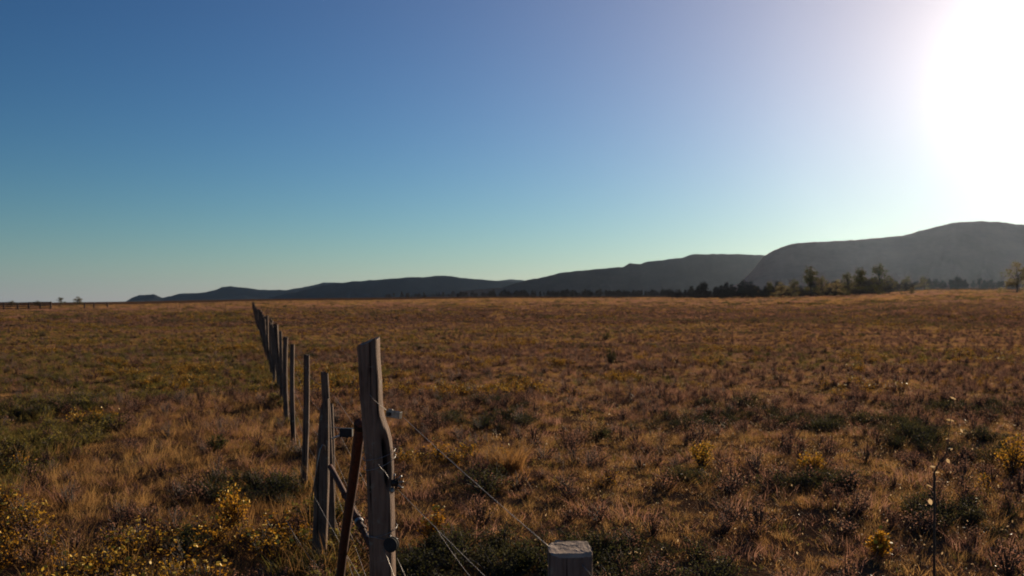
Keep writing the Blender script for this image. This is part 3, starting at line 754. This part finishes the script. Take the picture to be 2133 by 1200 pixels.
# insulator block beside the stay's head
ib = P(721.5, 901, 4.0); X, Yv, Z = Vector((1, 0, 0)), Vector((0, 1, 0)), Vector((0, 0, 1))
root = empty('insulator_block', ib); tag(root, 'black insulator block held on the wire beside the tall post', 'insulator')
mb = MB(ib); mb.box(ib, (X, Yv, Z), (.06, .035, .04), bev=.004); mb.build('block', M_black, root)
pn = MB(ib); pn.tube([P(709, 907, 3.99), P(700, 910, 4.02), P(692, 914, 4.05)], .0045, 8); pn.build('pin', M_pale, root, True)
wr = MB(ib); wr.tube([P(690, 890, 4.3), P(712, 892, 4.0), P(735, 893, 3.9), P(748, 891, 3.7)], .0016, 6); wr.build('tie_wire', M_wire, root, True)

# ------------------------------------------------------------------ wires to the short post and their strainers
def sag(a, b, s, n=24):
    return [a.lerp(b, i / (n - 1)) - Vector((0, 0, s * 4 * (i / (n - 1)) * (1 - i / (n - 1)))) for i in range(n)]
def wire(label, pts, r=.0013, mat=None):
    o_ = Vector(pts[0]); mb = MB(o_); mb.tube(pts, r, 6); o = mb.build('fence_wire', mat or M_wire, None, True); tag(o, label, 'wire')
S1a, S1b = P(841, 870, 3.42), P(1152, 1146, 2.36)
wire('bright straight wire from the topmost strainer down to the short post', sag(S1a, S1b, .006))
wire('short wire tying the topmost strainer around the tall post', [P(770, 822, 3.435), P(778, 832, 3.432), P(790, 843, 3.44), P(801, 851, 3.45), P(806, 856, 3.46)])
S2a = P(829, 1020, 3.40); S2b = P(1146, 1330, 2.37)
wire('thin wire from the middle strainer down towards the short post', sag(S2a, S2b, .006), .0011)
wire('curled wire tail above the middle strainer across the knot hole', [P(788, 967, 3.40), P(792, 974, 3.42), P(801, 982, 3.42), P(808, 993, 3.41), P(811, 1003, 3.41)], .0015, M_galv)
wire('wire leaving the lowest strainer along the post to the lower right', [P(798, 1142, 3.41), P(808, 1165, 3.38), P(819, 1196, 3.3), P(835, 1250, 3.2), P(1150, 1560, 2.4)], .0014)
wire('loose wire tail hanging below the lowest strainer', [P(827, 1163, 3.42), P(834, 1178, 3.38), P(842, 1196, 3.3), P(850, 1215, 3.2), P(862, 1260, 3.1)], .0013)
wire('low wire slanting past the leaning post towards the bottom edge', sag(P(655, 1035, 5.35), P(790, 1270, 4.1), .01), .0013)
wire('loose wire end lying in the grass at lower left of the posts', [P(596, 1083, 5.6), P(612, 1112, 5.5), P(630, 1140, 5.4), P(648, 1165, 5.3), P(666, 1182, 5.25)], .0014)
wire('thin wire in the grass right of the tall post', sag(P(905, 1095, 4.6), P(990, 1215, 3.9), .01), .0011)

def ratchet(px, py, d, udir, label, s=1.0, style='frame'):
    c = P(px, py, d); root = empty('wire_strainer', c); tag(root, label, 'strainer')
    u = udir.normalized(); v = (Vector((0, 0, 1)) - u * u.z).normalized(); w_ = u.cross(v)
    if style == 'frame':
        for sg in (-1, 1):
            m_ = MB(c); m_.box(c + w_ * .013 * s * sg, (u, v, w_), (.068 * s, .030 * s, .0028), bev=.001); m_.build('side_plate', M_galv, root)
        m_ = MB(c); m_.box(c + u * .035 * s, (u, v, w_), (.0035, .032 * s, .03 * s), bev=.001); m_.build('end_plate', M_galv, root)
        m_ = MB(c); m_.disc(c - u * .018 * s, w_, .010 * s, .05 * s, 14); m_.build('spool', M_darksteel, root)
        m_ = MB(c); m_.disc(c - u * .018 * s - w_ * .022 * s, w_, .019 * s, .004, teeth=9); m_.build('ratchet_wheel', M_darksteel, root)
        m_ = MB(c); m_.box(c + v * .018 * s - u * .02 * s, (u, v, w_), (.022 * s, .008 * s, .006 * s), bev=.001); m_.build('pawl', M_galv, root)
    elif style == 'spokes':
        m_ = MB(c); m_.disc(c, w_, .015 * s, .02 * s, 16); m_.build('hub', M_darksteel, root)
        m_ = MB(c); m_.disc(c - w_ * .013 * s, w_, .023 * s, .004, teeth=8); m_.build('ratchet_wheel', M_darksteel, root)
        for k_, (du, dv) in enumerate(((.026, .024), (.032, .006), (.03, -.014), (.004, .03), (-.004, -.03))):
            e = c + X * du * s + Z * dv * s; m_ = MB(c); m_.tube([c + (e - c) * .35, e - Yv * .012, e + (e - c) * .35 - Yv * .014], .0042 * s, 8); m_.build('prong', M_galv, root, True)
        m_ = MB(c); m_.disc(c - Z * .03 * s - X * .006, Vector((.5, -1, .1)), .011 * s, .006, 12); m_.build('washer', M_galv, root)
    else:
        for sg in (-1, 1):
            m_ = MB(c); m_.disc(c + w_ * .009 * s * sg, w_, .034 * s, .004, 22); m_.build('flange', M_black, root)
        m_ = MB(c); m_.disc(c, w_, .022 * s, .022 * s, 18); m_.build('drum', M_darksteel, root)
        for du, dv in ((-.006, .004), (.011, -.022)):
            m_ = MB(c); m_.disc(c + u * du + v * dv - w_ * .013 * s, w_, .0055, .006, 8); m_.build('bolt', M_galv, root)
        m_ = MB(c); m_.tube([c - u * .018 + v * .028 - w_ * .02, c - u * .012 + v * .008 - w_ * .024, c - u * .004 - v * .002 - w_ * .02], .003, 6); m_.build('handle', M_galv, root, True)
    return root
ud = S1b - S1a
ratchet(820, 863, 3.45, Vector((1, -.35, -.12)), 'topmost galvanised wire strainer on the right side of the tall post', .86)
ratchet(820, 1006, 3.415, Vector((.35, -1, -.2)), 'middle wire strainer with bright prongs beside the knot hole', .95, 'spokes')
ratchet(815, 1134, 3.41, Vector((1, -.3, -.1)), 'lowest black reel-shaped wire strainer on the tall post', .88, 'reel')

# ------------------------------------------------------------------ trees
M_crown = veg_mat('tree_leaf', [(.08, .072, .033), (.12, .10, .046), (.165, .125, .06)], .05, .55, rough=.85)
M_crown2 = veg_mat('dry_tree_leaf', [(.15, .12, .055), (.22, .165, .075), (.29, .21, .095)], .05, .55, rough=.8)
M_bark = simple_mat('bark', (.06, .045, .035), .9, 0, (.035, .026, .02), 12, .4)
def tree_meshes(seed, nl=900, shape=1.0, trunk_h=.25):
    """unit-height tree"""
    rs = np.random.default_rng(seed); tr = MB(); cr = MB()
    tr.tube([(0, 0, -.03), (rs.normal() * .01, 0, trunk_h), (rs.normal() * .02, rs.normal() * .02, .75)], [.032, .026, .006], 8)
    clumps = []
    for k in range(15):
        z = trunk_h + (1 - trunk_h) * rs.random() ** .8; a = rs.uniform(0, 6.283)
        rr = shape * .42 * (1 - (z - trunk_h) / (1 - trunk_h) * .75) * (.4 + .7 * rs.random()); c = Vector((math.cos(a) * rr, math.sin(a) * rr, z * .94))
        clumps.append((c, .09 + .07 * rs.random())); tr.tube([(0, 0, max(trunk_h * .8, z * .6)), c * .6 + Vector((0, 0, z * .3)), c], [.012, .008, .003], 5)
    for k in range(nl):
        c, s = clumps[rs.integers(len(clumps))]; p = Vector(rs.normal(size=3)); p = p.normalized() * s * rs.random() ** .4; p.z *= .75
        leaf(cr, rs, c + p, .05, 0, .6, .6)
    return tr.mesh('trunk', True), cr.mesh('crown')
TM = [tree_meshes(200 + i, 1000, s, th) for i, (s, th) in enumerate(((.9, .05), (1.15, .05), (.7, .04), (1.3, .28)))]
def tree_at(px, d, h, wd, form, label, mat=None, group=None, name='tree'):
    x = (px - CX) / FPX * d; z = gz(x, d); root = empty(name, (x, d, z)); tag(root, label, 'tree', group)
    tm, cm = TM[form]; rz = random.uniform(0, 6.28)
    for nm, me, mt in (('trunk', tm, M_bark), ('crown', cm, mat or M_crown)):
        o = bpy.data.objects.new(nm, me); col.objects.link(o); o.parent = root; o.scale = (wd, wd, h); o.rotation_euler.z = rz
        if not me.materials: me.materials.append(mt)
        o.material_slots[0].link = 'OBJECT'; o.material_slots[0].material = mt
GR = None
for px, d, hpx, f, lb, mt in (
        (1548, 330, 22, 1, 'leftmost yellowish bushy tree where the near grove begins', M_crown2),
        (1572, 310, 26, 0, 'second small tree from the left end of the near grove', M_crown2),
        (1602, 300, 34, 2, 'slim olive tree near the left end of the grove', M_crown),
        (1628, 280, 40, 1, 'bushy yellow-green tree left of the tall dark tree', M_crown2),
        (1654, 270, 42, 0, 'olive tree directly left of the tall dark tree', M_crown),
        (1690, 255, 66, 2, 'tall dark pointed tree in the left half of the grove', M_crown),
        (1712, 260, 46, 0, 'medium tree directly right of the tall dark pointed tree', M_crown),
        (1742, 250, 44, 1, 'round green tree in the middle of the grove', M_crown2),
        (1766, 245, 52, 0, 'green tree between the round tree and the tallest pair', M_crown),
        (1792, 235, 60, 2, 'left one of the two tallest trees in the grove', M_crown),
        (1832, 230, 68, 0, 'tallest broad tree at the right end of the grove', M_crown),
        (1858, 420, 34, 1, 'hazy tree just right of the grove, farther back', M_crown),
        (1888, 480, 38, 1, 'dark round tree standing alone right of the grove', M_crown),
        (1925, 560, 34, 1, 'faint broad tree under the mesa right of the round one', M_crown),
        (2118, 210, 78, 1, 'pale green tree at the right edge of the picture', M_crown2)):
    h = hpx * d / FPX; tree_at(px, d, h, h * (1.0 if f != 2 else 1.1), f, lb, mt)
tree_at(1898, 200, 20 * 200 / FPX, 26 * 200 / FPX, 1, 'small dark bush in the open field right of the grove', M_crown)
tree_at(24, 420, 14 * 420 / FPX, 24 * 420 / FPX, 1, 'low tree on the horizon at the far left edge', M_crown)
tree_at(80, 400, 14 * 400 / FPX, 30 * 400 / FPX, 1, 'low ragged tree on the horizon behind the corral', M_crown)
tree_at(126, 300, 19 * 300 / FPX, 24 * 300 / FPX, 3, 'flat-topped small tree right of the corral', M_crown)
tree_at(161, 300, 24 * 300 / FPX, 34 * 300 / FPX, 1, 'round dark tree on the horizon right of the flat-topped one', M_crown)

# the far wood: one mass
def far_wood():
    C = bpy.data.collections.new('wood_forms')
    for i, (tm, cm) in enumerate(TM[:3]):
        mb = bmesh.new(); mb.from_mesh(tm); nf = len(mb.faces); mb.from_mesh(cm); mb.faces.ensure_lookup_table()
        for f in mb.faces[nf:]: f.material_index = 1
        me = bpy.data.meshes.new('wood_tree'); mb.to_mesh(me); mb.free(); me.materials.clear(); me.materials.append(M_bark); me.materials.append((M_crown2, M_crown, M_crown2)[i])
        o = bpy.data.objects.new('wood_tree_%d' % i, me); C.objects.link(o)
    pts, sc_ = [], []
    r = np.random.default_rng(77)
    for k in range(620):
        px = r.uniform(800, 1900); t = (px - 800) / 1100
        d = (1150 - 700 * t ** .8) * r.uniform(.9, 1.35); x = (px - CX) / FPX * d
        if px < 1000 and r.random() < .5: continue
        pts.append((x, d, gz(x, d))); sc_.append(r.uniform(3.0, 7.0) * (1.25 if d > 800 else 1))
    for k in range(430):
        px = 1380 + 475 * r.random() ** .75; d = r.uniform(235, 430) * (1.25 - .25 * (px - 1480) / 380); x = (px - CX) / FPX * d
        pts.append((x, d, gz(x, d))); sc_.append(float(np.clip(r.lognormal(1.2, .42), .9, 7.0)))
    for k in range(300):
        px = r.uniform(1830, 2500); d = r.uniform(700, 1200); x = (px - CX) / FPX * d
        pts.append((x, d, gz(x, d))); sc_.append(r.uniform(5, 11))
    scatter('far_wood', 'dark belt of small trees along the foot of the hills', 'wood', np.array(pts), np.array(sc_), C, 3)
far_wood()

# ------------------------------------------------------------------ corral and far fence
def rail_fence(name, label, pxs, d, h, rails, pr, rr, mat, slope=0.0, cat='fence'):
    pos = []
    for p in pxs:
        dd = d + slope * (p - pxs[0]); x = (p - CX) / FPX * dd; pos.append(Vector((x, dd, gz(x, dd))))
    root = empty(name, pos[0]); tag(root, label, cat)
    for i, p in enumerate(pos):
        mb = MB(p); mb.tube([p - Vector((0, 0, .2)), p + Vector((.03 * math.sin(i * 5), 0, h * (.95 + .1 * math.sin(i * 3.3))))], [pr * 1.1, pr], 8); mb.build('fence_post', mat, root)
    for f in rails:
        for a_, b_ in zip(pos[:-1], pos[1:]):
            mb = MB(a_); mb.tube([a_ + Vector((0, -pr, h * f)), b_ + Vector((0, -pr, h * f))], rr, 6); mb.build('rail', mat, root)
rail_fence('corral', 'dark wooden rail corral on the horizon at the far left', [-60, -25, 8, 37, 60, 84, 106], 165, 1.75, (.3, .52, .74, .95), .16, .085, M_stake, .02)
rail_fence('low_rail_fence', 'low broken rail fence right of the corral', [176, 196, 224], 170, 1.4, (.6, .9), .16, .04, M_stake, .05)
rail_fence('distant_wire_fence', 'faint line of thin posts crossing the distant field', [292, 330, 349, 367, 374, 392, 430, 470, 560, 612, 662, 722, 786, 858, 930, 1005, 1090, 1180, 1275], 150, 1.25, (.4, .7, .95), .045, .006, M_stake, .05)

# pale bare strips in the distant field
M_bare = simple_mat('pale_bare_soil', (.34, .24, .19), .95, 0, (.26, .18, .14), .4, .2)
def bare(px0, px1, d, wy, label, seed):
    rs = np.random.default_rng(seed); n = 26; vs, fs = [], []
    for i in range(n + 1):
        px = px0 + (px1 - px0) * i / n; e = max(0.0, math.sin(math.pi * i / n)) ** .5
        for sg in (-1, 0, 1):
            dd = d + sg * wy * e * (.5 + .7 * rs.random()); x = (px - CX) / FPX * dd; vs.append((x, dd, gz(x, dd) + .03 + .1 * (sg == 0)))
    for i in range(n):
        for j in range(2): fs.append((i * 3 + j, i * 3 + j + 1, i * 3 + 3 + j + 1, i * 3 + 3 + j))
    mb = MB(vs[0]); mb.add(vs, fs); o = mb.build('bare_soil', M_bare); tag(o, label, 'soil', kind='structure')
bare(690, 760, 205, 14, 'narrow pale strip of bare soil in the far field', 1)
bare(850, 935, 190, 14, 'longer pale strip of bare soil in the far field', 2)
bare(1560, 1660, 215, 10, 'pale strip of bare soil in front of the grove', 3)
bare(2090, 2200, 170, 8, 'pale strip of bare soil at the right edge', 4)

# ------------------------------------------------------------------ haze
mb = MB((0, 0, 0)); mb.box((0, 0, 110), (X, Yv, Z), (29000, 29000, 380))
hz, t, o = new_mat('haze_air')
pv = N(t, 'ShaderNodeVolumePrincipled'); pv.inputs['Color'].default_value = (.62, .78, 1.0, 1)
pv.inputs['Density'].default_value = 1.0e-5; pv.inputs['Anisotropy'].default_value = .86
t.links.new(pv.outputs[0], o.inputs['Volume'])
h = mb.build('haze', hz); tag(h, 'thin dusty air over the whole plain', 'haze', kind='stuff')
